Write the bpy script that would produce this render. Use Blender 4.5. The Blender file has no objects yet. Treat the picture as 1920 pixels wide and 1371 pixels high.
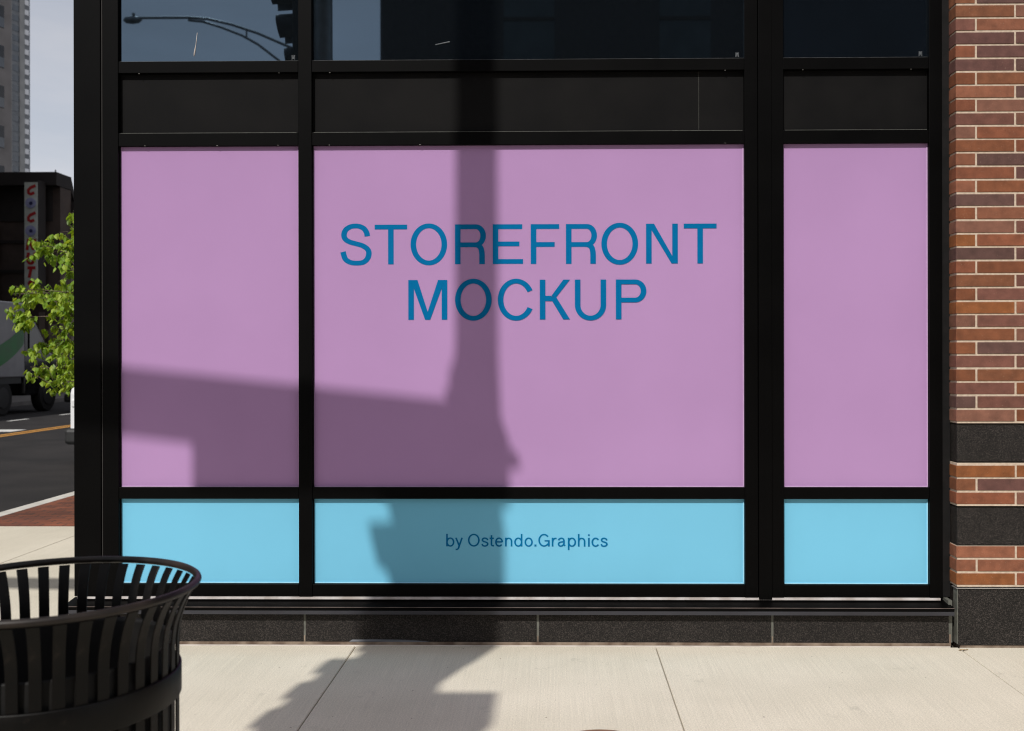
import bpy, math, random
from math import sin, cos, pi, radians, sqrt
from mathutils import Vector, Matrix
random.seed(7)
scene = bpy.context.scene
COL = scene.collection

# ------------------------------------------------------------------ camera, world, sun, exposure
F_PX = 1867.0
cam_d = bpy.data.cameras.new("camera")
cam = bpy.data.objects.new("camera", cam_d); COL.objects.link(cam)
cam_d.sensor_width = 36.0
cam_d.lens = 36.0 * F_PX / 1920.0
cam_d.shift_x = (960 - 1016) / 1920.0
cam_d.shift_y = (668 - 685.5) / 1920.0
cam_d.clip_end = 3000; cam_d.clip_start = 0.05
cam.matrix_world = (Matrix.Translation((0, 0, 1.47)) @ Matrix.Rotation(0.0143, 4, 'Z')
                    @ Matrix.Rotation(pi / 2, 4, 'X') @ Matrix.Rotation(-0.0016, 4, 'Z'))
cam_d.dof.use_dof = True
cam_d.dof.focus_distance = 5.1
cam_d.dof.aperture_fstop = 4.0
scene.camera = cam

SUN_T = (0.38, 1.0, -1.05)          # the way the sunlight travels
ELEV = math.atan2(1.05, math.hypot(0.38, 1.0))
w = bpy.data.worlds.new("World"); scene.world = w; w.use_nodes = True
wn = w.node_tree; wn.nodes.clear()
sky = wn.nodes.new('ShaderNodeTexSky'); sky.sky_type = 'NISHITA'; sky.sun_disc = False
sky.sun_elevation = ELEV; sky.sun_rotation = pi + math.atan2(0.38, 1.0)
sky.air_density = 1.0; sky.dust_density = 2.0; sky.ozone_density = 1.5
# thin high cloud over the blue
tc = wn.nodes.new('ShaderNodeTexCoord'); mp = wn.nodes.new('ShaderNodeMapping')
mp.inputs['Scale'].default_value = (1.6, 1.6, 7.0)
nz = wn.nodes.new('ShaderNodeTexNoise'); nz.inputs['Scale'].default_value = 2.6
nz.inputs['Detail'].default_value = 5; nz.inputs['Roughness'].default_value = .55
rp = wn.nodes.new('ShaderNodeValToRGB')
rp.color_ramp.elements[0].position = .35; rp.color_ramp.elements[0].color = (.66, .66, .66, 1)
rp.color_ramp.elements[1].position = .75; rp.color_ramp.elements[1].color = (.95, .95, .95, 1)
mx = wn.nodes.new('ShaderNodeMixRGB'); mx.inputs[2].default_value = (5.5, 5.55, 5.95, 1)
bg = wn.nodes.new('ShaderNodeBackground'); bg.inputs[1].default_value = 0.108
out = wn.nodes.new('ShaderNodeOutputWorld')
L = wn.links.new
L(tc.outputs['Generated'], mp.inputs[0]); L(mp.outputs[0], nz.inputs[0]); L(nz.outputs[0], rp.inputs[0])
sep = wn.nodes.new('ShaderNodeSeparateXYZ'); hz = wn.nodes.new('ShaderNodeMapRange')
hz.inputs[1].default_value = .0; hz.inputs[2].default_value = .36; hz.inputs[3].default_value = 1.28; hz.inputs[4].default_value = .93
hm = wn.nodes.new('ShaderNodeMixRGB'); hm.blend_type = 'MULTIPLY'; hm.inputs[0].default_value = 1; hm.inputs[1].default_value = (5.55, 5.6, 6.0, 1)
L(tc.outputs['Generated'], sep.inputs[0]); L(sep.outputs[2], hz.inputs[0]); L(hz.outputs[0], hm.inputs[2]); L(hm.outputs[0], mx.inputs[2])
L(rp.outputs[0], mx.inputs[0]); L(sky.outputs[0], mx.inputs[1]); L(mx.outputs[0], bg.inputs[0]); L(bg.outputs[0], out.inputs[0])

sd = bpy.data.lights.new("sun", 'SUN'); sd.energy = 3.65; sd.angle = radians(0.45); sd.color = (1.0, .975, .93)
so = bpy.data.objects.new("sun", sd); COL.objects.link(so)
so.rotation_euler = Vector(SUN_T).to_track_quat('-Z', 'Y').to_euler()
scene.view_settings.view_transform = 'Standard'; scene.view_settings.look = 'None'
scene.view_settings.exposure = 0.0; scene.view_settings.gamma = 1.0
scene.cycles.max_bounces = 8; scene.cycles.use_denoising = True; scene.cycles.filter_width = 1.15

# ------------------------------------------------------------------ helpers
def srgb(r, g, b):
    f = lambda c: (c / 255 / 12.92) if c / 255 <= .04045 else ((c / 255 + .055) / 1.055) ** 2.4
    return (f(r), f(g), f(b))

def nmat(name):
    m = bpy.data.materials.new(name); m.use_nodes = True
    nt = m.node_tree; nt.nodes.clear()
    b = nt.nodes.new('ShaderNodeBsdfPrincipled'); o = nt.nodes.new('ShaderNodeOutputMaterial')
    nt.links.new(b.outputs[0], o.inputs[0])
    return m, nt, b

def noise_mat(name, c1, c2, scale=8, detail=6, rough=.8, rvar=.1, bump=0.0, bscale=None, bdist=.002, metal=0, spec=.5, lo=.35, hi=.65, stretch=(1, 1, 1), speck=None):
    m, nt, b = nmat(name); N = nt.nodes; K = nt.links.new
    t = N.new('ShaderNodeTexCoord'); mpn = N.new('ShaderNodeMapping'); mpn.inputs['Scale'].default_value = stretch
    K(t.outputs['Object'], mpn.inputs[0])
    n = N.new('ShaderNodeTexNoise'); n.inputs['Scale'].default_value = scale; n.inputs['Detail'].default_value = detail
    K(mpn.outputs[0], n.inputs[0])
    r = N.new('ShaderNodeValToRGB'); r.color_ramp.elements[0].position = lo; r.color_ramp.elements[1].position = hi
    r.color_ramp.elements[0].color = (*c1, 1); r.color_ramp.elements[1].color = (*c2, 1)
    K(n.outputs[0], r.inputs[0]); col = r.outputs[0]
    if speck:
        sc, thr, cc = speck
        v = N.new('ShaderNodeTexVoronoi'); v.inputs['Scale'].default_value = sc; K(t.outputs['Object'], v.inputs['Vector'])
        lt = N.new('ShaderNodeMath'); lt.operation = 'LESS_THAN'; lt.inputs[1].default_value = thr
        K(v.outputs['Distance'], lt.inputs[0])
        mm = N.new('ShaderNodeMixRGB'); mm.inputs[2].default_value = (*cc, 1)
        K(lt.outputs[0], mm.inputs[0]); K(col, mm.inputs[1]); col = mm.outputs[0]
    K(col, b.inputs['Base Color'])
    mr = N.new('ShaderNodeMapRange'); mr.inputs[3].default_value = rough - rvar; mr.inputs[4].default_value = rough + rvar
    K(n.outputs[0], mr.inputs[0]); K(mr.outputs[0], b.inputs['Roughness'])
    b.inputs['Metallic'].default_value = metal; b.inputs['Specular IOR Level'].default_value = spec
    if bump:
        n2 = N.new('ShaderNodeTexNoise'); n2.inputs['Scale'].default_value = bscale or scale * 6; n2.inputs['Detail'].default_value = 4
        K(mpn.outputs[0], n2.inputs[0])
        bp = N.new('ShaderNodeBump'); bp.inputs['Strength'].default_value = bump; bp.inputs['Distance'].default_value = bdist
        K(n2.outputs[0], bp.inputs['Height']); K(bp.outputs[0], b.inputs['Normal'])
    return m

class MB:
    """collects boxes, tubes, strips; build() links them as ONE mesh object"""
    def __init__(s): s.v = []; s.f = []; s.c = []; s.smooth = []
    def add(s, vs, fs, col=(1, 1, 1), smooth=False):
        n = len(s.v); s.v += [tuple(p) for p in vs]
        for f in fs: s.f.append([i + n for i in f]); s.c.append(col); s.smooth.append(smooth)
    def box(s, x0, x1, y0, y1, z0, z1, col=(1, 1, 1)):
        s.add([(x0, y0, z0), (x1, y0, z0), (x1, y1, z0), (x0, y1, z0), (x0, y0, z1), (x1, y0, z1), (x1, y1, z1), (x0, y1, z1)],
              [(0, 3, 2, 1), (4, 5, 6, 7), (0, 1, 5, 4), (1, 2, 6, 5), (2, 3, 7, 6), (3, 0, 4, 7)], col); return s
    def prism(s, poly, axis, a, b, col=(1, 1, 1)):
        """poly: 2D outline, extruded from a to b along axis ('x','y','z')"""
        n = len(poly)
        def P(p, t): return {'x': (t, p[0], p[1]), 'y': (p[0], t, p[1]), 'z': (p[0], p[1], t)}[axis]
        vs = [P(p, a) for p in poly] + [P(p, b) for p in poly]
        fs = [list(range(n)), list(range(2 * n - 1, n - 1, -1))] + [(i, i + n, (i + 1) % n + n, (i + 1) % n) for i in range(n)]
        s.add(vs, fs, col); return s
    def tube(s, pts, r, seg=12, caps=True, col=(1, 1, 1)):
        pts = [Vector(p) for p in pts]; n = len(pts)
        rs = r if isinstance(r, (list, tuple)) else [r] * n
        vs = []
        up = Vector((0, 0, 1))
        d0 = (pts[1] - pts[0]).normalized()
        if abs(d0.z) > .9: up = Vector((0, 1, 0))
        for i, p in enumerate(pts):
            d = (pts[min(i + 1, n - 1)] - pts[max(i - 1, 0)]).normalized()
            a = d.cross(up).normalized(); b2 = a.cross(d)
            for k in range(seg):
                t = 2 * pi * k / seg; vs.append(p + (a * cos(t) + b2 * sin(t)) * rs[i])
        fs = [(i * seg + k, i * seg + (k + 1) % seg, (i + 1) * seg + (k + 1) % seg, (i + 1) * seg + k) for i in range(n - 1) for k in range(seg)]
        s.add(vs, fs, col, True)
        if caps:
            s.add(vs[:seg], [list(range(seg))[::-1]], col); s.add(vs[-seg:], [list(range(seg))], col)
        return s
    def lathe(s, prof, cx=0, cy=0, seg=48, col=(1, 1, 1), closed=False):
        vs = []; n = len(prof)
        for k in range(seg):
            t = 2 * pi * k / seg
            for r, z in prof: vs.append((cx + r * cos(t), cy + r * sin(t), z))
        m = n if closed else n - 1
        fs = [(k * n + i, ((k + 1) % seg) * n + i, ((k + 1) % seg) * n + (i + 1) % n, k * n + (i + 1) % n) for k in range(seg) for i in range(m)]
        s.add(vs, fs, col, True); return s
    def build(s, name, mat, parent=None, bevel=0, attr=False, fix=True):
        me = bpy.data.meshes.new(name); me.from_pydata(s.v, [], s.f); me.materials.append(mat)
        me.polygons.foreach_set('use_smooth', s.smooth)
        if attr:
            a = me.color_attributes.new('tint', 'FLOAT_COLOR', 'CORNER')
            k = 0
            for p, c in zip(me.polygons, s.c):
                for _ in p.loop_indices: a.data[k].color = (*c, 1); k += 1
        if fix:
            import bmesh
            bm = bmesh.new(); bm.from_mesh(me); bmesh.ops.recalc_face_normals(bm, faces=bm.faces); bm.to_mesh(me); bm.free()
        o = bpy.data.objects.new(name, me); COL.objects.link(o)
        if parent: o.parent = parent
        if bevel:
            bv = o.modifiers.new('b', 'BEVEL'); bv.width = bevel; bv.segments = 2; bv.limit_method = 'ANGLE'; bv.angle_limit = radians(40)
        return o

def tag(o, label=None, cat=None, group=None, kind=None):
    if label: o['label'] = label
    if cat: o['category'] = cat
    if group: o['group'] = group
    if kind: o['kind'] = kind
    return o

def empty(name, loc=(0, 0, 0), rz=0, **k):
    o = bpy.data.objects.new(name, None); COL.objects.link(o); o.location = loc; o.rotation_euler = (0, 0, rz); o.empty_display_size = .1
    return tag(o, **k)

# ------------------------------------------------------------------ materials
def concrete_mat(name, c1, c2, broom=True):
    m, nt, b = nmat(name); N = nt.nodes; K = nt.links.new
    t = N.new('ShaderNodeTexCoord')
    n1 = N.new('ShaderNodeTexNoise'); n1.inputs['Scale'].default_value = 1.1; n1.inputs['Detail'].default_value = 7; n1.inputs['Roughness'].default_value = .6
    K(t.outputs['Object'], n1.inputs[0])
    r = N.new('ShaderNodeValToRGB'); r.color_ramp.elements[0].position = .3; r.color_ramp.elements[1].position = .7
    r.color_ramp.elements[0].color = (*c1, 1); r.color_ramp.elements[1].color = (*c2, 1); K(n1.outputs[0], r.inputs[0])
    # grain
    n2 = N.new('ShaderNodeTexNoise'); n2.inputs['Scale'].default_value = 160; n2.inputs['Detail'].default_value = 3; K(t.outputs['Object'], n2.inputs[0])
    r2 = N.new('ShaderNodeMapRange'); r2.inputs[1].default_value = .3; r2.inputs[2].default_value = .7; r2.inputs[3].default_value = .80; r2.inputs[4].default_value = 1.13; K(n2.outputs[0], r2.inputs[0])
    mu = N.new('ShaderNodeMixRGB'); mu.blend_type = 'MULTIPLY'; mu.inputs[0].default_value = 1; K(r.outputs[0], mu.inputs[1]); K(r2.outputs[0], mu.inputs[2])
    # broom lines run away from the wall
    mp = N.new('ShaderNodeMapping'); mp.inputs['Scale'].default_value = (150, 1.8, 1) ; K(t.outputs['Object'], mp.inputs[0])
    n3 = N.new('ShaderNodeTexNoise'); n3.inputs['Scale'].default_value = 1.0; n3.inputs['Detail'].default_value = 4; K(mp.outputs[0], n3.inputs[0])
    r3 = N.new('ShaderNodeMapRange'); r3.inputs[1].default_value = .3; r3.inputs[2].default_value = .7; r3.inputs[3].default_value = .92; r3.inputs[4].default_value = 1.03; K(n3.outputs[0], r3.inputs[0])
    mu2 = N.new('ShaderNodeMixRGB'); mu2.blend_type = 'MULTIPLY'; mu2.inputs[0].default_value = 1; K(mu.outputs[0], mu2.inputs[1]); K(r3.outputs[0], mu2.inputs[2])
    # small stains and pits
    n4 = N.new('ShaderNodeTexNoise'); n4.inputs['Scale'].default_value = 4.5; n4.inputs['Detail'].default_value = 9; n4.inputs['Roughness'].default_value = .75; K(t.outputs['Object'], n4.inputs[0])
    r4 = N.new('ShaderNodeMapRange'); r4.inputs[1].default_value = .60; r4.inputs[2].default_value = .74; r4.inputs[3].default_value = 1.0; r4.inputs[4].default_value = .70; K(n4.outputs[0], r4.inputs[0])
    mu3 = N.new('ShaderNodeMixRGB'); mu3.blend_type = 'MULTIPLY'; mu3.inputs[0].default_value = 1; K(mu2.outputs[0], mu3.inputs[1]); K(r4.outputs[0], mu3.inputs[2])
    vo = N.new('ShaderNodeTexVoronoi'); vo.inputs['Scale'].default_value = 9.5; vo.inputs['Randomness'].default_value = 1; K(t.outputs['Object'], vo.inputs['Vector'])
    nv = N.new('ShaderNodeTexNoise'); nv.inputs['Scale'].default_value = 60; K(t.outputs['Object'], nv.inputs[0])
    av = N.new('ShaderNodeMath'); av.operation = 'MULTIPLY_ADD'; av.inputs[1].default_value = .045; K(nv.outputs[0], av.inputs[0]); K(vo.outputs['Distance'], av.inputs[2])
    lv = N.new('ShaderNodeMapRange'); lv.inputs[1].default_value = .052; lv.inputs[2].default_value = .066; lv.inputs[3].default_value = .8; lv.inputs[4].default_value = 0; K(av.outputs[0], lv.inputs[0])
    mv = N.new('ShaderNodeMixRGB'); mv.inputs[2].default_value = (.14, .10, .075, 1); K(lv.outputs[0], mv.inputs[0]); K(mu3.outputs[0], mv.inputs[1])
    K(mv.outputs[0], b.inputs['Base Color']); b.inputs['Roughness'].default_value = .9
    ad = N.new('ShaderNodeMath'); ad.operation = 'MULTIPLY_ADD'; ad.inputs[1].default_value = 1.5; K(n3.outputs[0], ad.inputs[0]); K(n2.outputs[0], ad.inputs[2])
    bp = N.new('ShaderNodeBump'); bp.inputs['Strength'].default_value = .35; bp.inputs['Distance'].default_value = .0012
    K(ad.outputs[0], bp.inputs['Height']); K(bp.outputs[0], b.inputs['Normal'])
    return m

M = {}
M['concrete'] = concrete_mat('concrete', (.60, .545, .435), (.715, .65, .53))
M['kerb'] = noise_mat('kerb_concrete', (.50, .47, .43), (.62, .59, .54), 5, rough=.9, bump=.3)
M['gap'] = noise_mat('joint_dirt', (.05, .04, .03), (.12, .10, .08), 30)
M['asphalt'] = noise_mat('asphalt', (.021, .0195, .0195), (.033, .030, .0295), 1.2, 8, rough=.9, spec=.2, bump=.6, bscale=90, bdist=.004, speck=(70, .09, (.07, .067, .065)))
M['paint_white'] = noise_mat('road_paint_white', (.55, .54, .52), (.75, .74, .71), 12, rough=.7)
M['paint_yellow'] = noise_mat('road_paint_yellow', (.50, .22, .03), (.62, .30, .05), 12, rough=.7)

def frame_mat():
    m, nt, b = nmat('black_anodised_metal'); N = nt.nodes; K = nt.links.new
    t = N.new('ShaderNodeTexCoord')
    n = N.new('ShaderNodeTexNoise'); n.inputs['Scale'].default_value = 3; n.inputs['Detail'].default_value = 8; K(t.outputs['Object'], n.inputs[0])
    r = N.new('ShaderNodeValToRGB'); r.color_ramp.elements[0].color = (.0009, .0008, .0009, 1); r.color_ramp.elements[1].color = (.0020, .0018, .0017, 1)
    K(n.outputs[0], r.inputs[0])
    n2 = N.new('ShaderNodeTexNoise'); n2.inputs['Scale'].default_value = 38; n2.inputs['Detail'].default_value = 9; n2.inputs['Roughness'].default_value = .8; K(t.outputs['Object'], n2.inputs[0])
    r2 = N.new('ShaderNodeMapRange'); r2.inputs[1].default_value = .72; r2.inputs[2].default_value = .8; K(n2.outputs[0], r2.inputs[0])
    mm = N.new('ShaderNodeMixRGB'); mm.inputs[2].default_value = (.03, .027, .025, 1); K(r2.outputs[0], mm.inputs[0]); K(r.outputs[0], mm.inputs[1])
    K(mm.outputs[0], b.inputs['Base Color'])
    mr = N.new('ShaderNodeMapRange'); mr.inputs[3].default_value = .38; mr.inputs[4].default_value = .55; K(n.outputs[0], mr.inputs[0]); K(mr.outputs[0], b.inputs['Roughness'])
    b.inputs['Specular IOR Level'].default_value = .06
    return m
M['frame'] = frame_mat()

def film_mat(name, c):
    d = tuple(x * .94 for x in c)
    m = noise_mat(name, d, c, 1.3, 5, rough=.5, rvar=.05, spec=.05, bump=.04, bscale=2.5, bdist=.004)
    return m
M['lav'] = film_mat('lavender_film', (.400, .234, .438))
M['blue'] = film_mat('sky_blue_film', (.168, .480, .665))
M['lav_lit_edge'] = noise_mat('lavender_lit_edging', (.54, .36, .56), (.60, .42, .62), 20, rough=.5)  # paler than the film: light on the lip put into the colour
M['blue_lit_edge'] = noise_mat('blue_lit_edging', (.36, .70, .88), (.42, .76, .92), 20, rough=.5)
M['ink'] = noise_mat('blue_vinyl', (.0003, .120, .290), (.0005, .128, .305), 9, rough=.5, spec=.04)
M['rubber'] = noise_mat('black_gasket', (.004, .004, .004), (.008, .007, .007), 20, rough=.7, spec=.2)
M['spandrel'] = noise_mat('charcoal_panel', (.0050, .0047, .0048), (.0078, .0072, .0071), 3.5, 7, rough=.62, spec=.07, rvar=.1)
M['white_seal'] = noise_mat('white_sealant', (.42, .37, .34), (.62, .58, .56), 9, 8, rough=.6, stretch=(1, 1, 1), lo=.4, hi=.6)
M['grey_seal'] = noise_mat('grey_sealant', (.085, .085, .07), (.14, .14, .12), 20, rough=.7)
M['dirt_seal'] = noise_mat('dirty_sealant', (.10, .065, .045), (.26, .20, .15), 14, 8, rough=.9)
M['mortar'] = noise_mat('mortar', (.44, .345, .26), (.56, .45, .35), 60, rough=.95, bump=.4, bscale=200)

def glass_mat():
    m, nt, b = nmat('dark_window_glass'); N = nt.nodes; K = nt.links.new
    b.inputs['Base Color'].default_value = (.0035, .0045, .0055, 1)
    b.inputs['Roughness'].default_value = .015
    b.inputs['IOR'].default_value = 2.7; b.inputs['Specular Tint'].default_value = (.50, .72, .95, 1)
    t = N.new('ShaderNodeTexCoord'); n = N.new('ShaderNodeTexNoise'); n.inputs['Scale'].default_value = .9; n.inputs['Detail'].default_value = 1
    K(t.outputs['Object'], n.inputs[0]); bp = N.new('ShaderNodeBump'); bp.inputs['Strength'].default_value = .05; bp.inputs['Distance'].default_value = .003
    K(n.outputs[0], bp.inputs['Height']); K(bp.outputs[0], b.inputs['Normal'])
    return m
M['glass'] = glass_mat()

def granite_mat():
    m, nt, b = nmat('black_granite'); N = nt.nodes; K = nt.links.new
    t = N.new('ShaderNodeTexCoord')
    v = N.new('ShaderNodeTexVoronoi'); v.inputs['Scale'].default_value = 330; K(t.outputs['Object'], v.inputs['Vector'])
    n = N.new('ShaderNodeTexNoise'); n.inputs['Scale'].default_value = 150; n.inputs['Detail'].default_value = 5; K(t.outputs['Object'], n.inputs[0])
    sp = N.new('ShaderNodeSeparateColor'); K(v.outputs['Color'], sp.inputs[0])
    ad = N.new('ShaderNodeMath'); ad.operation = 'MULTIPLY'; K(sp.outputs[0], ad.inputs[0]); K(n.outputs[0], ad.inputs[1])
    r = N.new('ShaderNodeValToRGB'); e = r.color_ramp.elements
    e[0].position = .1; e[0].color = (.010, .009, .0085, 1); e[1].position = .55; e[1].color = (.058, .049, .044, 1)
    x = e.new(.3); x.color = (.020, .0175, .0155, 1)
    K(ad.outputs[0], r.inputs[0])
    n5 = N.new('ShaderNodeTexNoise'); n5.inputs['Scale'].default_value = 5; n5.inputs['Detail'].default_value = 6; K(t.outputs['Object'], n5.inputs[0])
    r5 = N.new('ShaderNodeMapRange'); r5.inputs[3].default_value = .7; r5.inputs[4].default_value = 1.35; K(n5.outputs[0], r5.inputs[0])
    mu = N.new('ShaderNodeMixRGB'); mu.blend_type = 'MULTIPLY'; mu.inputs[0].default_value = 1; K(r.outputs[0], mu.inputs[1]); K(r5.outputs[0], mu.inputs[2])
    K(mu.outputs[0], b.inputs['Base Color']); b.inputs['Roughness'].default_value = .62; b.inputs['Specular IOR Level'].default_value = .15
    bp = N.new('ShaderNodeBump'); bp.inputs['Strength'].default_value = .3; bp.inputs['Distance'].default_value = .001
    K(n.outputs[0], bp.inputs['Height']); K(bp.outputs[0], b.inputs['Normal'])
    return m
M['granite'] = granite_mat()

def brick_mat():
    m, nt, b = nmat('fired_brick'); N = nt.nodes; K = nt.links.new
    at = N.new('ShaderNodeVertexColor'); at.layer_name = 'tint'
    t = N.new('ShaderNodeTexCoord')
    n = N.new('ShaderNodeTexNoise'); n.inputs['Scale'].default_value = 18; n.inputs['Detail'].default_value = 7; K(t.outputs['Object'], n.inputs[0])
    r = N.new('ShaderNodeMapRange'); r.inputs[1].default_value = .3; r.inputs[2].default_value = .7; r.inputs[3].default_value = .76; r.inputs[4].default_value = 1.24; K(n.outputs[0], r.inputs[0])
    mu = N.new('ShaderNodeMixRGB'); mu.blend_type = 'MULTIPLY'; mu.inputs[0].default_value = 1; K(at.outputs[0], mu.inputs[1]); K(r.outputs[0], mu.inputs[2])
    v = N.new('ShaderNodeTexNoise'); v.inputs['Scale'].default_value = 240; v.inputs['Detail'].default_value = 2; K(t.outputs['Object'], v.inputs[0])
    r2 = N.new('ShaderNodeMapRange'); r2.inputs[1].default_value = .68; r2.inputs[2].default_value = .74; r2.inputs[3].default_value = 0; r2.inputs[4].default_value = .6; K(v.outputs[0], r2.inputs[0])
    mm = N.new('ShaderNodeMixRGB'); mm.inputs[2].default_value = (.42, .30, .22, 1); K(r2.outputs[0], mm.inputs[0]); K(mu.outputs[0], mm.inputs[1])
    r3 = N.new('ShaderNodeMapRange'); r3.inputs[1].default_value = .25; r3.inputs[2].default_value = .33; r3.inputs[3].default_value = .35; r3.inputs[4].default_value = 1; K(v.outputs[0], r3.inputs[0])
    m3 = N.new('ShaderNodeMixRGB'); m3.blend_type = 'MULTIPLY'; m3.inputs[0].default_value = 1; K(mm.outputs[0], m3.inputs[1]); K(r3.outputs[0], m3.inputs[2])
    K(m3.outputs[0], b.inputs['Base Color']); b.inputs['Roughness'].default_value = .8; b.inputs['Specular IOR Level'].default_value = .3
    bp = N.new('ShaderNodeBump'); bp.inputs['Strength'].default_value = .5; bp.inputs['Distance'].default_value = .0012
    K(v.outputs[0], bp.inputs['Height']); K(bp.outputs[0], b.inputs['Normal'])
    return m
M['brick'] = brick_mat()

def paver_mat():
    m, nt, b = nmat('brick_paving'); N = nt.nodes; K = nt.links.new
    t = N.new('ShaderNodeTexCoord')
    br = N.new('ShaderNodeTexBrick'); br.inputs['Scale'].default_value = 1; br.inputs['Brick Width'].default_value = .2; br.inputs['Row Height'].default_value = .1
    br.inputs['Mortar Size'].default_value = .007; br.inputs['Color1'].default_value = (.21, .062, .028, 1); br.inputs['Color2'].default_value = (.13, .040, .022, 1)
    br.inputs['Mortar'].default_value = (.05, .03, .022, 1); br.inputs['Bias'].default_value = -.1
    K(t.outputs['Object'], br.inputs[0])
    n = N.new('ShaderNodeTexNoise'); n.inputs['Scale'].default_value = 2.0; n.inputs['Detail'].default_value = 7; K(t.outputs['Object'], n.inputs[0])
    r = N.new('ShaderNodeMapRange'); r.inputs[1].default_value = .3; r.inputs[2].default_value = .7; r.inputs[3].default_value = .6; r.inputs[4].default_value = 1.35; K(n.outputs[0], r.inputs[0])
    mu = N.new('ShaderNodeMixRGB'); mu.blend_type = 'MULTIPLY'; mu.inputs[0].default_value = 1; K(br.outputs[0], mu.inputs[1]); K(r.outputs[0], mu.inputs[2])
    K(mu.outputs[0], b.inputs['Base Color']); b.inputs['Roughness'].default_value = .9
    bp = N.new('ShaderNodeBump'); bp.inputs['Strength'].default_value = .8; bp.inputs['Distance'].default_value = .006; bp.invert = True
    K(br.outputs['Fac'], bp.inputs['Height']); K(bp.outputs[0], b.inputs['Normal'])
    return m
M['paver'] = paver_mat()

def can_mat():
    m, nt, b = nmat('black_coated_steel'); N = nt.nodes; K = nt.links.new
    t = N.new('ShaderNodeTexCoord'); n = N.new('ShaderNodeTexNoise'); n.inputs['Scale'].default_value = 9; n.inputs['Detail'].default_value = 9; n.inputs['Roughness'].default_value = .7
    K(t.outputs['Object'], n.inputs[0])
    r = N.new('ShaderNodeValToRGB'); e = r.color_ramp.elements
    e[0].position = .42; e[0].color = (.0010, .0010, .0011, 1); e[1].position = .74; e[1].color = (.045, .033, .026, 1)
    x = e.new(.6); x.color = (.0026, .0020, .0016, 1)
    K(n.outputs[0], r.inputs[0]); K(r.outputs[0], b.inputs['Base Color'])
    mr = N.new('ShaderNodeMapRange'); mr.inputs[3].default_value = .28; mr.inputs[4].default_value = .6; K(n.outputs[0], mr.inputs[0]); K(mr.outputs[0], b.inputs['Roughness'])
    b.inputs['Specular IOR Level'].default_value = .16
    return m
M['can'] = can_mat()
M['liner'] = noise_mat('liner_plastic', (.003, .003, .003), (.009, .008, .007), 7, rough=.6, spec=.2)
M['steel'] = noise_mat('galvanised_steel', (.22, .23, .23), (.32, .33, .33), 6, rough=.5, metal=.6)
M['sig_black'] = noise_mat('signal_black', (.008, .010, .010), (.02, .022, .022), 4, rough=.6)
M['lens_r'] = noise_mat('signal_lens_red', (.10, .006, .004), (.13, .01, .006), 30, rough=.3)
M['lens_a'] = noise_mat('signal_lens_amber', (.16, .08, .005), (.2, .1, .01), 30, rough=.3)
M['lens_g'] = noise_mat('signal_lens_green', (.005, .08, .05), (.01, .11, .07), 30, rough=.3)
M['sign_back'] = noise_mat('bare_sign_metal', (.3, .3, .3), (.4, .4, .4), 9, rough=.45, metal=.7)
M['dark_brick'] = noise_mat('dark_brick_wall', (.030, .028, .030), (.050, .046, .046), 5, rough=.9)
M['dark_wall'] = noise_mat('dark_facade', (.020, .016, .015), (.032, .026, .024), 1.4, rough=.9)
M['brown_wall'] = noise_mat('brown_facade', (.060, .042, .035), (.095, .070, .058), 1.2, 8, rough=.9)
M['beige'] = noise_mat('beige_panel', (.16, .125, .10), (.21, .17, .14), 3, rough=.8)
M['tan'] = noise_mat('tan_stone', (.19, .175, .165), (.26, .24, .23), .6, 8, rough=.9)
M['pale'] = noise_mat('pale_concrete_wall', (.30, .30, .29), (.38, .375, .36), .3, rough=.9)
M['midgrey'] = noise_mat('grey_slab', (.19, .20, .21), (.25, .26, .27), .5, rough=.9)
M['pane_far'] = noise_mat('far_window_glass', (.03, .04, .05), (.06, .075, .09), .5, rough=.08, rvar=.03, spec=1.0)
M['pane_pale'] = noise_mat('sky_glint_window', (.80, .80, .80), (.9, .9, .9), .5, rough=.2)  # tower window glints: reflected sky put into the pale base colour
M['dark_pane'] = noise_mat('shop_window_glass', (.010, .012, .014), (.02, .022, .025), 1, rough=.06, rvar=.02)
M['sign_face'] = noise_mat('sign_face', (.52, .56, .50), (.62, .66, .60), 3, rough=.6)
M['sign_red'] = noise_mat('sign_red', (.42, .012, .015), (.5, .02, .02), 6, rough=.5)
M['sign_blue'] = noise_mat('sign_disc_blue', (.28, .30, .52), (.42, .44, .66), 6, rough=.5)
M['sign_navy'] = noise_mat('sign_disc_navy', (.02, .02, .09), (.03, .03, .12), 6, rough=.5)
M['orange'] = noise_mat('orange_strip', (.35, .09, .02), (.4, .11, .02), 6, rough=.5)
M['car_white'] = noise_mat('white_car_paint', (.74, .74, .75), (.79, .79, .79), 2, rough=.22, rvar=.04)
M['car_black'] = noise_mat('black_car_paint', (.006, .006, .007), (.012, .012, .013), 2, rough=.18, rvar=.04)
M['tyre'] = noise_mat('tyre_rubber', (.010, .010, .010), (.022, .021, .02), 20, rough=.85)
M['rimm'] = noise_mat('wheel_alloy', (.35, .35, .36), (.45, .45, .46), 9, rough=.35, metal=.8)
M['trim'] = noise_mat('black_plastic_trim', (.012, .012, .012), (.022, .022, .022), 9, rough=.6)
M['lamp_glass'] = noise_mat('headlamp_glass', (.7, .7, .7), (.85, .85, .85), 9, rough=.08, rvar=.02, spec=1)
M['tail_red'] = noise_mat('tail_lamp_red', (.3, .01, .01), (.4, .02, .02), 9, rough=.15, rvar=.05)
M['truck_white'] = noise_mat('truck_box_white', (.20, .20, .22), (.27, .27, .29), 2, 8, rough=.45)
M['truck_green'] = noise_mat('green_vinyl', (.002, .12, .015), (.004, .17, .025), 3, rough=.5)
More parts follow.
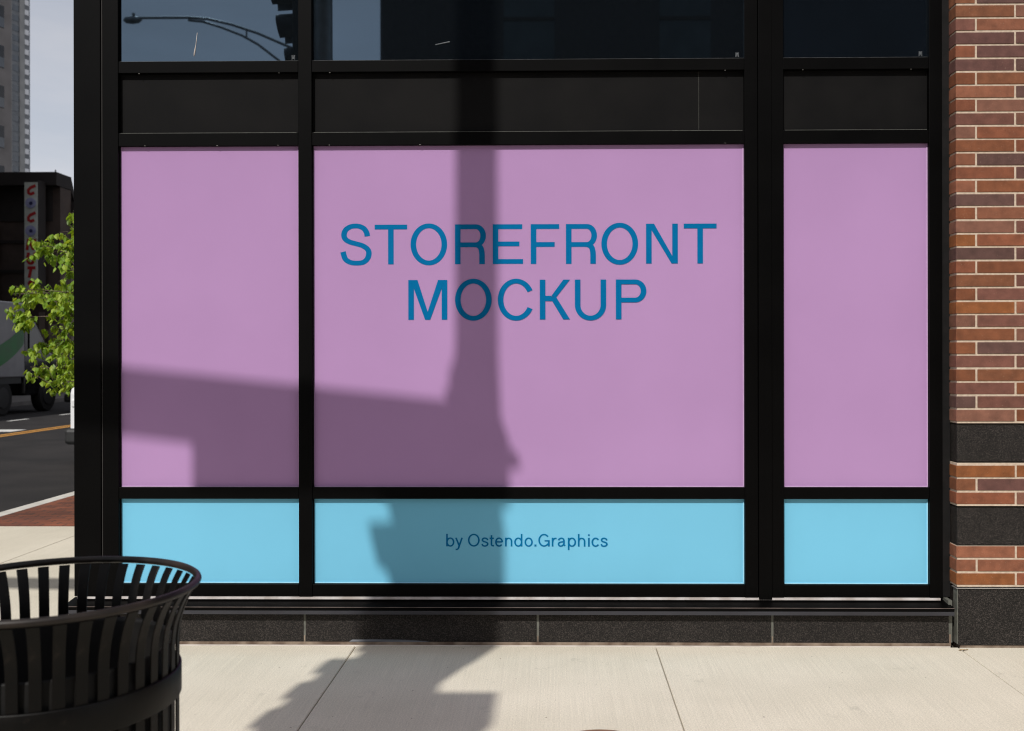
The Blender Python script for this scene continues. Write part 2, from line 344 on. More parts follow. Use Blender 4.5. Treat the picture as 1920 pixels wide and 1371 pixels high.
M['iron'] = noise_mat('cast_iron', (.02, .016, .014), (.045, .035, .03), 30, rough=.6, bump=.6, bscale=60, bdist=.01)
M['bark'] = noise_mat('bark', (.07, .05, .035), (.16, .12, .09), 20, 8, rough=.95, bump=.6, bscale=50, bdist=.01)
def leaf_mat():
    m, nt, b = nmat('fresh_leaf'); N = nt.nodes; K = nt.links.new
    at = N.new('ShaderNodeVertexColor'); at.layer_name = 'tint'
    K(at.outputs[0], b.inputs['Base Color']); b.inputs['Roughness'].default_value = .45; b.inputs['Specular IOR Level'].default_value = .35
    tr = N.new('ShaderNodeBsdfTranslucent'); mu = N.new('ShaderNodeMixRGB'); mu.blend_type = 'MULTIPLY'; mu.inputs[0].default_value = 1; mu.inputs[2].default_value = (1.5, 1.35, .5, 1)
    K(at.outputs[0], mu.inputs[1]); K(mu.outputs[0], tr.inputs[0])
    ms = N.new('ShaderNodeMixShader'); ms.inputs[0].default_value = .42
    o = [n for n in N if n.type == 'OUTPUT_MATERIAL'][0]
    K(b.outputs[0], ms.inputs[1]); K(tr.outputs[0], ms.inputs[2]); K(ms.outputs[0], o.inputs[0])
    return m
M['leaf'] = leaf_mat()

# ------------------------------------------------------------------ the setting: ground, road, sidewalk, kerb
ROAD = -.13
g = MB(); g.add([(-900, -300, ROAD), (900, -300, ROAD), (900, 1500, ROAD), (-900, 1500, ROAD)], [(0, 1, 2, 3)])
tag(g.build('road', M['asphalt'], fix=False), kind='structure')
# slabs with open joints
PITCH = 1.522
s = MB()
x_j = [-1.020 + PITCH * k for k in range(-2, 12)]      # joints perpendicular to the wall
ys = [-1.05, .55, 2.15, 3.74, 5.046, 6.8, 8.585]
ys = [-1.05, 0.6, 2.2, 3.76, 5.046]
G = .0022
def slab(x0, x1, y0, y1):
    c = .004; z = 0
    a, b_, c0, d = x0 + G, x1 - G, y0 + G, y1 - G
    vs = [(a, c0, z - c), (b_, c0, z - c), (b_, d, z - c), (a, d, z - c), (a + c, c0 + c, z), (b_ - c, c0 + c, z), (b_ - c, d - c, z), (a + c, d - c, z),
          (a, c0, -.10), (b_, c0, -.10), (b_, d, -.10), (a, d, -.10)]
    s.add(vs, [(4, 5, 6, 7), (0, 1, 5, 4), (1, 2, 6, 5), (2, 3, 7, 6), (3, 0, 4, 7), (0, 8, 9, 1), (1, 9, 10, 2), (2, 10, 11, 3), (3, 11, 8, 0)])
edges = [-5.12] + x_j
for i in range(len(edges) - 1):
    for j in range(len(ys) - 1):
        slab(edges[i], edges[i + 1], ys[j], ys[j + 1])
# left of the corner, on past the wall, up to the paving bricks
for (xa, xb) in ((-5.12, -3.96), (-3.96, -2.47)):
    slab(xa, xb, 5.046, 8.585)
for k in range(24): slab(-3.96, -2.47, 8.585 + 1.6 * k, 8.585 + 1.6 * (k + 1))
tag(s.build('sidewalk', M['concrete'], fix=False), kind='structure')
u = MB(); u.box(-5.12, 16, -1.05, 60, -.2, -.018)
tag(u.build('ground_bed', M['gap']), kind='structure')
p = MB(); p.box(-5.12, -3.96, 8.588, 47, -.10, .001)
tag(p.build('brick_paving', M['paver']), kind='structure')
kb = MB()
for k in range(32): kb.box(-5.275, -5.123, -1.05 + 1.6 * k + .003, -1.05 + 1.6 * (k + 1) - .003, -.2, .002)
for k in range(14): kb.box(-5.275 + 1.6 * k + .003, -5.275 + 1.6 * (k + 1) - .003, -1.21, -1.056, -.2, .002)
tag(kb.build('kerb', M['kerb'], bevel=.012), kind='structure')
# strip of mortar bed along the wall foot
e = MB(); e.box(-2.47, 1.985, 5.046, 5.075, -.05, .004)
tag(e.build('wall_foot_bedding', noise_mat('pale_bedding', (.52, .47, .42), (.68, .63, .58), 9, 8, rough=.9, bump=.4)), kind='structure')
fs_ = MB(); fs_.box(-20.6, -17.8, -1.0, 140, -.2, .0)
tag(fs_.build('far_sidewalk', noise_mat('worn_dark_paving', (.075, .068, .064), (.13, .12, .11), 1.5, 8, rough=.9)), kind='structure')
fk = MB(); fk.box(-17.78, -17.62, -1.0, 140, -.2, .003)
tag(fk.build('far_kerb', noise_mat('worn_kerb', (.10, .09, .085), (.16, .15, .14), 2, 8, rough=.9)), kind='structure')
# road markings (sheets 4 mm up)
def sheet(name, rects, mat):
    b = MB()
    for (x0, x1, y0, y1) in rects: b.add([(x0, y0, ROAD + .004), (x1, y0, ROAD + .004), (x1, y1, ROAD + .004), (x0, y1, ROAD + .004)], [(0, 1, 2, 3)])
    return tag(b.build(name, mat, fix=False), kind='structure')
sheet('yellow_centre_line', [(-11.42, -11.30, 19.2, 120), (-11.21, -11.09, 19.2, 120)], M['paint_yellow'])
sheet('white_stop_line', [(-17.5, -11.65, 21.1, 21.75)], M['paint_white'])
sheet('white_lane_dashes', [(-13.70, -13.58, 24.6 + 2.9 * k * 2, 25.5 + 2.9 * k * 2) for k in range(8)] + [(-13.70, -13.58, 27.2, 28.2)], M['paint_white'])

# ------------------------------------------------------------------ the storefront
def lx0(px): return (px - 1043.0) / 366.1
YF = 5.10           # front plane of the black frame
YG = YF + .0235     # face of the filmed glass
sf = empty('storefront', (0, YF, 0), label='black framed corner storefront with lavender and sky blue window film', cat='storefront')
def part(b, name, mat, parent=sf, bevel=0, attr=False, label=None, off=(0, YF, 0), fix=True):
    b.v = [(x - off[0], y - off[1], z - off[2]) for x, y, z in b.v]
    o = b.build(name, mat, parent, bevel, attr, fix)
    if label: o['label'] = label
    return o
TOP = 5.4
# dark shell of the building behind the front
sh = MB(); sh.box(-2.44, 26.0, YF + .12, 30, -.1, TOP + .4); part(sh, 'wall', M['frame'], label='black side and rear wall of the storefront')
sh = MB(); sh.box(-2.40, 26.0, YF + .25, 30, TOP + .42, 34); part(sh, 'sky_blocker', M['brown_wall'], label='unseen brown mass added above the storefront to block sky light')  # unseen mass added to cut sky light over the street at left
cp = MB(); cp.box(-2.485, -2.345, YF - .004, YF + .14, .236, TOP); part(cp, 'corner_post', M['frame'], bevel=.003)
cp = MB(); cp.box(-2.343, -2.339, YF + .004, YF + .14, .236, TOP); part(cp, 'post_groove', noise_mat('worn_edge', (.02, .018, .016), (.035, .03, .028), 4))
cp = MB(); cp.box(-2.337, -2.255, YF, YF + .14, .236, TOP); part(cp, 'side_frame', M['frame'], bevel=.002)
cp = MB(); cp.box(-1.324, -1.254, YF - .001, YF + .14, .236, TOP); part(cp, 'mullion', M['frame'], bevel=.002)
dm = MB(); dm.box(.964, 1.031, YF, YF + .14, .232, TOP); part(dm, 'mullion', M['frame'], bevel=.002)
dm = MB(); dm.box(1.033, 1.100, YF - .008, YF + .13, .226, TOP); part(dm, 'mullion_cover', M['frame'], bevel=.002)
dm = MB(); dm.box(1.102, 1.162, YF, YF + .14, .232, TOP); part(dm, 'mullion', M['frame'], bevel=.002)
rj = MB(); rj.box(1.902, 1.968, YF, YF + .14, .236, TOP); part(rj, 'side_frame', M['frame'], bevel=.002)
rj = MB(); rj.box(1.970, 2.012, YF + .02, YF + .14, .236, TOP); part(rj, 'joint_filler', M['rubber'])
BAYS = [(-2.255, -1.324), (-1.254, .964), (1.162, 1.902)]
RAILS = [(.240, .300), (.738, .797), (2.555, 2.622), (2.932, 2.992), (4.30, 4.37), (5.30, TOP)]
for bi, (x0, x1) in enumerate(BAYS):
    for (z0, z1) in RAILS:
        r = MB(); r.box(x0 + .0005, x1 - .0005, YF + .0015, YF + .13, z0, z1); part(r, 'rail', M['frame'], bevel=.0022)
    def inset(name, z0, z1, mat, yg, label):
        b = MB(); b.box(x0 - .004, x1 + .004, yg, yg + .02, z0 - .004, z1 + .004)
        return part(b, name, mat, label=label)
    where = ('narrow left', 'wide middle', 'right')[bi]
    wl = inset('window', .797, 2.555, M['lav'], YG, 'lavender filmed window in the %s bay' % where)
    wb = inset('window', .300, .738, M['blue'], YF + .026, 'sky blue filmed low window in the %s bay' % where)
    inset('window', 2.992, 4.30, M['glass'], YF + .022, 'dark reflecting glass above the %s bay' % where)
    inset('panel', 2.622, 2.932, M['spandrel'], YF + .030, 'charcoal metal panel above the %s bay' % where)
    inset('panel', 4.37, 5.30, M['spandrel'], YF + .030, 'charcoal metal panel over the upper glass of the %s bay' % where)
    # lips at foot and right, caught light painted as paler colour; gaskets at left
    for (z0, z1, me, pw, yg) in ((.797, 2.555, M['lav_lit_edge'], wl, YG), (.300, .738, M['blue_lit_edge'], wb, YF + .026)):
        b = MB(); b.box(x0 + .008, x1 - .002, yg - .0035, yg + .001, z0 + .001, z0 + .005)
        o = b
        o.v = [(a, c - YF, d) for a, c, d in o.v]; oo = o.build('lit_edging', me, pw)
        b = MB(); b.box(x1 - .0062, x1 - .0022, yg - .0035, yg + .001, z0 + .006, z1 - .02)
        b.v = [(a, c - YF, d) for a, c, d in b.v]; b.build('lit_edging', me, pw)
        b = MB(); b.box(x0 + .0002, x0 + .0042, yg - .006, yg + .001, z0, z1)
        b.v = [(a, c - YF, d) for a, c, d in b.v]; b.build('gasket', M['rubber'], pw)
    b = MB(); b.box(x0, x1, YF + .0165, YF + .0225, 2.9925, 2.9965); part(b, 'glazing_bead', noise_mat('bead_%d' % bi, (.10, .10, .10), (.2, .2, .2), 30))
    b = MB(); b.box(x0 + .01, x1 - .01, YF + .004, YF + .0065, 2.6221, 2.6236); part(b, 'glazing_bead', M['grey_seal'])
    if bi == 1: WLM, WBM = wl, wb
# little etched marks and paint drips on the upper glass, seam on a panel
def mark(rects, mat, y):
    b = MB()
    for (x0, x1, z0, z1) in rects: b.box(x0, x1, y - .0008, y - .0002, z0, z1)
    return part(b, 'etched_mark', mat)
M['etch'] = noise_mat('etched_white', (.10, .11, .12), (.16, .17, .18), 200, rough=.8)
for xr in (-1.345, .94, 1.875):
    mark([(xr - .018 + .006 * k * 0, xr, 3.004 + .006 * k, 3.007 + .006 * k) for k in range(4)] + [(xr - .014, xr - .004, 3.004, 3.026)], M['etch'], YF + .022)
b = MB()
pts = [(-1.852, 3.145), (-1.856, 3.11), (-1.859, 3.085), (-1.864, 3.055), (-1.867, 3.035), (-1.869, 3.022)]
b.tube([(x, YF + .021, z) for x, z in pts], [.0012, .002, .0016, .004, .0042, .001], 6); part(b, 'paint_drip', M['white_seal'])
b = MB(); b.tube([(-.62, YF + .021, 3.075), (-.545, YF + .021, 3.09)], [.002, .003], 6); part(b, 'scratch', M['etch'])
b = MB(); b.box(.735, .7358, YF + .0292, YF + .0298, 2.625, 2.93); part(b, 'scratch', M['grey_seal'])

M['fleck'] = noise_mat('pale_fleck', (.08, .075, .07), (.24, .22, .2), 50)
for (fx, fz, fw) in ((257, 2.9285, .012), (522, 2.9285, .009), (618, 2.9285, .012), (1360, 2.929, .012), (1505, 2.929, .008), (1706, 2.929, .006),
                     (268, 2.5525, .012), (405, 2.552, .014), (520, 2.5525, .012), (617, 2.5525, .010), (788, 2.5525, .018), (1360, 2.5525, .012)):
    b = MB(); X_ = lx0(fx); fw *= .6; fz += .0 if fz > 2.7 else .0035; b.prism([(X_ - fw / 2, fz), (X_ - fw / 5, fz + .0028), (X_ + fw / 3, fz + .002), (X_ + fw / 2, fz), (X_, fz - .0008)], 'y', YF + .0008, YF + .003)
    part(b, 'sealant_fleck', M['fleck'])
# sill
sl = MB()
sl.prism([(YF - .090, .205), (YF + .05, .222), (YF + .05, .10), (YF - .06, .172), (YF - .086, .180)], 'x', -2.505, 1.992)
part(sl, 'window_sill', M['frame'], bevel=.0015)
sl = MB(); sl.box(-2.47, 1.955, YF - .004, YF + .03, .2235, .2345); part(sl, 'sealant_line', M['white_seal'])
sl = MB(); sl.box(-2.503, 1.990, YF - .0912, YF - .0896, .2035, .2055); part(sl, 'sill_highlight', noise_mat('sill_edge_highlight', (.10, .075, .065), (.22, .17, .15), 9, 8))  # edge highlight painted as a thin pale strip
# lower bevel of the sill, sky reflection painted in as a bluish tone
sl = MB(); sl.add([(-2.504, YF - .0865, .1795), (1.991, YF - .0865, .1795), (1.991, YF - .064, .1655), (-2.504, YF - .064, .1655)], [(0, 1, 2, 3)])
sl = MB(); sl.box(-2.504, 1.991, YF - .0885, YF - .04, .168, .1865); part(sl, 'drip_edge', noise_mat('sky_sheen_black', (.020, .020, .026), (.032, .032, .040), 3, rough=.35))
# granite plinth: four slabs with joints
jx = [-2.475, -1.283, -.094, 1.094, 1.985]
jx = [-2.475, -1.283, -.095, 1.092, 1.985]
for i in range(4):
    b = MB(); b.box(jx[i] + (.006 if i else 0), jx[i + 1] - .006, YF - .048, YF + .1, .0195, .166)
    part(b, 'granite_slab', M['granite'], bevel=.002)
for x in jx[1:4]:
    b = MB(); b.box(x - .0062, x + .0062, YF - .044, YF + .05, .018, .166); part(b, 'joint_sealant', M['grey_seal'])
    b = MB(); b.box(x - .003, x + .003, YF - .047, YF + .0, .004, .05); part(b, 'joint_sealant', M['dirt_seal'])
b = MB(); b.box(1.9795, 1.999, YF - .040, YF + .05, .02, .232); part(b, 'joint_sealant', M['grey_seal'])
b = MB(); b.box(1.981, 1.9905, YF - .046, YF + .0, .004, .062); part(b, 'joint_sealant', M['dirt_seal'])
b = MB(); b.box(-2.47, 1.985, YF - .052, YF + .05, .0045, .0185); part(b, 'foot_sealant', M['dirt_seal'])

b = MB(); b.add([(-1.06, YF - .0487, .016), (-.62, YF - .0487, .016), (-.66, YF - .0487, .022), (-.76, YF - .0487, .029), (-.9, YF - .0487, .032), (-1.04, YF - .0487, .030)], [(0, 1, 2, 3, 4, 5)])
part(b, 'sealant_smear', noise_mat('grey_smear', (.05, .055, .065), (.16, .17, .19), 14, 9, rough=.8, stretch=(.3, 1, 6)), fix=False)
# --- lettering drawn with an elliptical pen
class Pen:
    def __init__(s, y, wx, wy): s.mb = MB(); s.y = y; s.wx = wx; s.wy = wy; s.k = 0
    def poly(s, pts):
        y = s.y - s.k * .00004; s.k += 1
        n = len(pts); s.mb.add([(x, y, z) for x, z in pts], [list(range(n))])
    def stroke(s, pts, wx=None, wy=None, closed=False):
        wx = wx or s.wx; wy = wy or s.wy
        y = s.y - s.k * .00004; s.k += 1
        n = len(pts); vs = []
        for i, (x, z) in enumerate(pts):
            if closed: a, b_ = pts[i - 1], pts[(i + 1) % n]
            else: a, b_ = pts[max(i - 1, 0)], pts[min(i + 1, n - 1)]
            dx, dz = b_[0] - a[0], b_[1] - a[1]; l = math.hypot(dx, dz) or 1
            nx, nz = -dz / l, dx / l
            vs += [(x + nx * wx / 2, y, z + nz * wy / 2), (x - nx * wx / 2, y, z - nz * wy / 2)]
        m = n if closed else n - 1
        s.mb.add(vs, [(2 * i, 2 * i + 1, (2 * i + 3) % (2 * n), (2 * i + 2) % (2 * n)) for i in range(m)])
def arc(cx, cz, rx, rz, a0, a1, n=40):
    return [(cx + rx * cos(radians(a0 + (a1 - a0) * i / n)), cz + rz * sin(radians(a0 + (a1 - a0) * i / n))) for i in range(n + 1)]
def cr(pts, n=10):
    P = [pts[0]] + list(pts) + [pts[-1]]; o = []
    for i in range(1, len(P) - 2):
        p0, p1, p2, p3 = P[i - 1:i + 3]
        for k in range(n):
            t = k / n
            o.append(tuple(.5 * (2 * b + (c - a) * t + (2 * a - 5 * b + 4 * c - d) * t * t + (3 * b - a - 3 * c + d) * t ** 3) for a, b, c, d in zip(p0, p1, p2, p3)))
    o.append(pts[-1]); return o
# each glyph: list of ('s', points) strokes / ('p', points) polygons, cap height 360
def G_O(w=333): return [('o', [(w / 2 + (w / 2 - 26) * cos(radians(t)), 180 + 168 * sin(radians(t))) for t in range(0, 360, 5)])]
GL = {
 'S': [('s', cr([(243, 255), (236, 290), (212, 325), (175, 344), (136, 349), (90, 342), (48, 315), (31, 272), (42, 232), (82, 205), (140, 188), (200, 170), (245, 138), (257, 98), (243, 52), (205, 20), (143, 12), (85, 21), (42, 52), (22, 115)]))],
 'T': [('s', [(0, 338), (295, 338)]), ('s', [(147, 330), (147, 0)])],
 'O': G_O(),
 'R': [('s', [(26, 360), (26, 0)]), ('s', [(26, 338), (190, 338)] + arc(190, 256.5, 66, 81.5, 85, -90, 24) + [(26, 175)]),
       ('s', cr([(170, 175), (205, 170), (232, 150), (243, 115), (246, 80)]) + [(246, 0)])],
 'P': [('s', [(26, 360), (26, 0)]), ('s', [(26, 338), (175, 338)] + arc(175, 256, 76, 82, 85, -90, 24) + [(26, 174)])],
 'E': [('s', [(26, 360), (26, 0)]), ('s', [(26, 338), (268, 338)]), ('s', [(26, 182), (242, 182)]), ('s', [(26, 23), (275, 23)])],
 'F': [('s', [(26, 360), (26, 0)]), ('s', [(26, 338), (258, 338)]), ('s', [(26, 176), (217, 176)])],
 'N': [('s', [(25, 360), (25, 0)]), ('s', [(261, 360), (261, 0)]), ('p', [(15, 360), (72, 360), (275, 0), (230, 0)])],
 'M': [('s', [(25, 360), (25, 0)]), ('s', [(328, 360), (328, 0)]), ('p', [(22, 360), (83, 360), (198, 0), (152, 0)]), ('p', [(270, 360), (331, 360), (198, 0), (152, 0)])],
 'C': [('s', arc(167, 180, 141, 168, 27, 333, 50))],
 'K': [('s', [(25, 360), (25, 0)]), ('p', [(30, 214), (102, 214), (118, 166), (30, 166)]), ('p', [(213, 360), (273, 360), (148, 200), (102, 210)]), ('p', [(148, 202), (273, 0), (212, 0), (112, 166), (104, 205)])],
 'U': [('s', [(26, 360), (26, 130)] + arc(142, 130, 116, 118, 180, 360, 30) + [(258, 360)])],
}
def draw(pen, glyph, ox, oz, sc, wx, wy):
    for k, pts in glyph:
        q = [(ox + x * sc, oz + z * sc) for x, z in pts]
        if k == 'p': pen.poly(q)
        else: pen.stroke(q, wx * sc, wy * sc, k == 'o')
ZU = 1 / 4.8 / 366.1                     # one drawing unit in metres on the glass
def lx(px): return (px - 1043.0) / 366.1 - .0035   # along the glass, metres
pen = Pen(YG - .0009 - YF, 0, 0)
for ch, xz in zip('STOREFRONT', [180, 490, 815, 1218, 1560, 1824 + 80, 1824 + 398, 1824 + 718, 1824 + 1122, 1824 + 1462]):
    draw(pen, GL[ch], lx(600 + xz / 4.8), 1.9445, ZU, 50, 43)
for ch, xz in zip('MOCKUP', [795, 1218, 1605, 1824 + 162, 1824 + 478, 1824 + 848]):
    draw(pen, GL[ch], lx(600 + xz / 4.8), 1.6585, ZU, 50, 43)
pen.mb.build('lettering', M['ink'], WLM, fix=False)

LO = {
 'b': [('s', [(8.5, 133), (8.5, 0)]), ('o', [(44 + 35 * cos(radians(t)), 46 + 42 * sin(radians(t))) for t in range(0, 360, 10)])],
 'y': [('s', [(9, 92), (44, 8)]), ('s', cr([(75, 92), (44, 5), (35, -20), (22, -32), (6, -31)]))],
 'O': [('o', [(62 + 54 * cos(radians(t)), 66 + 61 * sin(radians(t))) for t in range(0, 360, 8)])],
 's': [('s', cr([(67, 66), (60, 80), (40, 88), (20, 84), (11, 68), (22, 54), (40, 48), (58, 41), (68, 27), (60, 11), (40, 4), (18, 8), (8, 26)], 6))],
 't': [('s', [(0, 86), (46, 86)]), ('s', [(20, 120), (20, 22)] + arc(36, 22, 16, 15, 180, 260, 8) + [(47, 7)])],
 'e': [('s', [(9, 48), (76, 48)]), ('s', [(76, 48)] + arc(43, 46, 34, 42, 5, 322, 30))],
 'n': [('s', [(8.5, 93), (8.5, 0)]), ('s', [(8.5, 45)] + arc(39, 55, 30, 32, 175, 0, 18) + [(69, 0)])],
 'd': [('s', [(78, 133), (78, 0)]), ('o', [(43 + 35 * cos(radians(t)), 46 + 42 * sin(radians(t))) for t in range(0, 360, 10)])],
 'o': [('o', [(44 + 35.5 * cos(radians(t)), 46 + 42 * sin(radians(t))) for t in range(0, 360, 10)])],
 '.': [('s', [(10, 21), (10, 0)])],
 'G': [('s', arc(60, 66, 52, 61, 38, 325, 36)), ('s', [(66, 60), (120, 60)]), ('s', [(111, 60), (111, 0)])],
 'r': [('s', [(8.5, 93), (8.5, 0)]), ('s', cr([(9, 48), (16, 72), (32, 85), (51, 86)]))],
 'a': [('s', cr([(10, 66), (18, 80), (38, 88), (58, 82), (67, 64)]) + [(67, 15), (80, 7)]), ('s', cr([(67, 52), (35, 47), (14, 38), (10, 20), (22, 6), (42, 6), (60, 18), (67, 34)], 6))],
 'p': [('s', [(8.5, 93), (8.5, -37)]), ('o', [(44 + 35 * cos(radians(t)), 46 + 42 * sin(radians(t))) for t in range(0, 360, 10)])],
 'h': [('s', [(8.5, 133), (8.5, 0)]), ('s', [(8.5, 45)] + arc(40, 55, 31, 32, 175, 0, 18) + [(71, 0)])],
 'i': [('s', [(8.5, 92), (8.5, 0)]), ('s', [(8.5, 130), (8.5, 113)])],
 'c': [('s', arc(43, 46, 35, 42, 35, 325, 30))],
}
Z2 = 1 / 5.647 / 366.1
pen2 = Pen(.026 - .0009, 0, 0)
for ch, xz in zip('byOstendo.Graphics', [92, 187, 325, 467, 555, 613, 720, 818, 927, 1033, 1075, 1217, 1280, 1388, 1495, 1603, 1640, 1735]):
    draw(pen2, LO[ch], lx(820 + xz / 5.647), .4905, Z2, 17.5, 14.5) if ch != '.' else draw(pen2, LO[ch], lx(820 + xz / 5.647), .4905, Z2, 21, 14)
pen2.mb.build('lettering', M['ink'], WBM, fix=False)

# --- brick pier at the right
BH = 2.0 / 3 * .1016                     # one course, 67.7 mm
YB = YF - .068
pier = empty('brick_pier', (2.01, YB, 0), label='red and purple brick pier with black granite bands beside the storefront', cat='pier')
PAL = [(.200, .066, .036), (.215, .080, .048), (.180, .062, .030), (.150, .060, .048), (.108, .048, .044), (.170, .074, .054), (.200, .068, .024), (.100, .050, .046), (.175, .058, .028), (.19, .07, .036)]
def PP(b, name, mat, **k): return part(b, name, mat, parent=pier, off=(2.01, YB, 0), **k)
bm_ = MB(); mo = MB()
RX = 5.2
def courses(z0, n, first):
    z = z0
    for i in range(n):
        long_first = (i + first) % 2 == 0
        x = 2.01; lens = [.292 if long_first else .0965]
        while x < RX:
            Ln = lens[0] if x == 2.01 else .295
            base = random.choice(PAL); k = random.uniform(.88, 1.12); k *= .97; c = (base[0] * k, base[1] * k * 1.0, base[2] * k * .90)
            j = random.uniform(-.0012, .0012)
            zz = z + random.uniform(-.0008, .0008)
            bm_.box(x, min(x + Ln, RX), YB + j, YB + .11, zz, zz + BH - .0105, c)
            x += Ln + .0105
        mo.box(2.014, RX, YB + .0035, YB + .30, z - .0105, z + BH - .0105)
        z += BH
    return z
# levels (m): brick starts at 1.118 above the upper granite band
z = courses(1.140, 64, 0)
courses(.724, 3, 0); courses(.318, 3, 0)
mo.box(2.014, RX, YB + .0035, YB + .05, .9225, .933)
PP(bm_, 'brickwork', M['brick'], bevel=.002, attr=True)
mo2 = MB()
for (z0, z1) in ((.3075, .5115), (.7135, .929), (1.1295, 1.140 + 64 * BH - .011)): mo2.box(2.0145, RX, YB + .0035, YB + .30, z0, z1)
PP(mo2, 'mortar', M['mortar'])
for (z0, z1) in ((.935, 1.126), (.516, .708), (.014, .296)):
    b = MB(); b.box(2.018, RX, YB + (.014 if z0 > .1 else .002), YB + .2, z0, z1); PP(b, 'granite_band', M['granite'], bevel=.002)
b = MB(); b.box(2.008, RX, YB - .004, YB + .06, .2985, .3015); PP(b, 'metal_flashing', noise_mat('bright_flashing', (.35, .34, .33), (.5, .49, .48), 9, rough=.4, metal=.7))
b = MB(); b.box(2.0135, 2.0165, YB + .0, YB + .05, .02, .295); PP(b, 'corner_sealant', M['grey_seal'])
b = MB(); b.box(2.03, RX, YB + .006, YB + .1, -.02, .012); PP(b, 'foot_sealant', M['dirt_seal'])
b = MB(); b.box(2.02, RX + .0, YB + .05, 30, 1.14 + 64 * BH, 5.8); PP(b, 'coping', M['frame'])

# ------------------------------------------------------------------ trash can
CX, CY = -1.256, 2.455
can = empty('trash_can', (CX, CY, 0), label='black slatted steel trash can with flared rim on the sidewalk', cat='trash can')
prof = [(.262, .05), (.285, .09), (.296, .16), (.298, .30), (.298, .60), (.299, .74), (.303, .79), (.312, .825), (.326, .860), (.341, .886)]
cp_ = cr(prof, 4)
NS = 40
sl_me = None
for k in range(NS):
    t0 = 2 * pi * (k + .35) / NS
    if sl_me is None:
        b = MB(); wv = .0132; th = .0042; vs = []
        for i, (r, z) in enumerate(cp_):
            ww = wv * (1.0 if r < .31 else 1.0 + (r - .31) * 1.5)
            a = cp_[max(i - 1, 0)]; c = cp_[min(i + 1, len(cp_) - 1)]
            dr, dz = c[0] - a[0], c[1] - a[1]; l = math.hypot(dr, dz); nr, nz_ = dz / l, -dr / l
            vs += [(r + nr * th / 2, -ww, z + nz_ * th / 2), (r + nr * th / 2, ww, z + nz_ * th / 2), (r - nr * th / 2, ww, z - nz_ * th / 2), (r - nr * th / 2, -ww, z - nz_ * th / 2)]
        n = len(cp_); fs = []
        for i in range(n - 1):
            for j in range(4): fs.append((4 * i + j, 4 * i + (j + 1) % 4, 4 * i + 4 + (j + 1) % 4, 4 * i + 4 + j))
        fs += [(0, 3, 2, 1), (4 * n - 4, 4 * n - 3, 4 * n - 2, 4 * n - 1)]
        b.add(vs, fs); o = b.build('slat', M['can'], can, bevel=.0012); sl_me = o
    else:
        o = sl_me.copy(); COL.objects.link(o); o.parent = can
    o.rotation_euler = (0, 0, t0)
def ring(r, z, rt, seg=96, sq=10):
    return [(r + rt * cos(2 * pi * i / sq), z + rt * sin(2 * pi * i / sq)) for i in range(sq)]
b = MB(); b.lathe(ring(.3455, .897, .0095), seg=96, closed=True); b.build('rim', noise_mat('dusty_black_rim', (.0028, .0025, .0024), (.026, .018, .014), 7, 9, rough=.45, rvar=.12, spec=.3, lo=.42, hi=.75), can)
for (z0, z1) in ((.612, .688), (.30, .36)):
    b = MB(); b.lathe([(.3012, z0), (.3050, z0 + .0012), (.3062, z0 + .004), (.3062, z1 - .004), (.3050, z1 - .0012), (.3012, z1)], seg=96, closed=True); b.build('band', M['can'], can)
b = MB(); b.lathe([(.0, .035), (.252, .035), (.256, .05), (.252, .07), (.0, .07)], seg=64); b.build('base', M['can'], can)
for k in range(4):
    b = MB(); t = pi / 4 + k * pi / 2; b.tube([(.2 * cos(t), .2 * sin(t), 0), (.2 * cos(t), .2 * sin(t), .04)], .018, 12); b.build('foot', M['can'], can)
b = MB(); b.lathe([(.262, .08), (.286, .17), (.287, .3), (.287, .745), (.285, .752), (.280, .750), (.278, .740), (.278, .17), (.255, .08)], seg=64, closed=True); ln = b.build('liner', M['liner'], can)
b = MB(); b.lathe([(0, .12), (.277, .12), (.277, .13), (0, .13)], seg=48); b.build('liner_floor', M['liner'], ln)

# ------------------------------------------------------------------ traffic signal beside the camera (throws the shadow, mirrors in the glass)
PX_, PY_ = -2.545, -.5
ts = empty('traffic_signal', (PX_, PY_, 0), label='tall grey traffic signal pole with mast arm, stacked black signal heads and street name panel', cat='traffic signal')
def TP(b, name, mat, parent=ts, **k): return part(b, name, mat, parent=parent, off=(PX_, PY_, 0), **k)
b = MB(); b.tube([(PX_, PY_, .25), (PX_, PY_, 4.5), (PX_, PY_, 7.0), (PX_, PY_, 7.4), (PX_, PY_, 11.5)], [.150, .130, .122, .106, .092], 24); TP(b, 'pole', M['steel'])
b = MB(); b.box(PX_ - .24, PX_ + .24, PY_ - .24, PY_ + .24, 0, .03); b.tube([(PX_, PY_, .03), (PX_, PY_, .28)], [.2, .16], 24); TP(b, 'base', M['steel'])
b = MB(); b.tube([(PX_ - .16, PY_, 6.96), (-4.43, PY_, 7.15), (-10.5, PY_, 7.6)], [.135, .128, .07], 20); TP(b, 'mast_arm', M['steel'])
b = MB(); b.box(PX_ - .13, PX_ + .12, PY_ - .16, PY_ + .13, 6.74, 7.10); TP(b, 'arm_clamp', M['steel'], bevel=.03)
b = MB(); b.tube([(PX_ + .10, PY_, 6.84), (PX_ + .21, PY_, 6.84)], .035, 10); TP(b, 'clamp_bolt', M['steel'])
b = MB(); b.tube([(PX_ - .10, PY_, 7.12), (PX_ - .115, PY_, 7.26), (PX_ - .08, PY_, 7.36)], .032, 10); TP(b, 'clamp_bolt', M['steel'])
b = MB(); b.box(-4.02, PX_ - .1, PY_ - .035, PY_ + .005, 6.69, 7.02); TP(b, 'name_panel', M['sign_back'], bevel=.004)
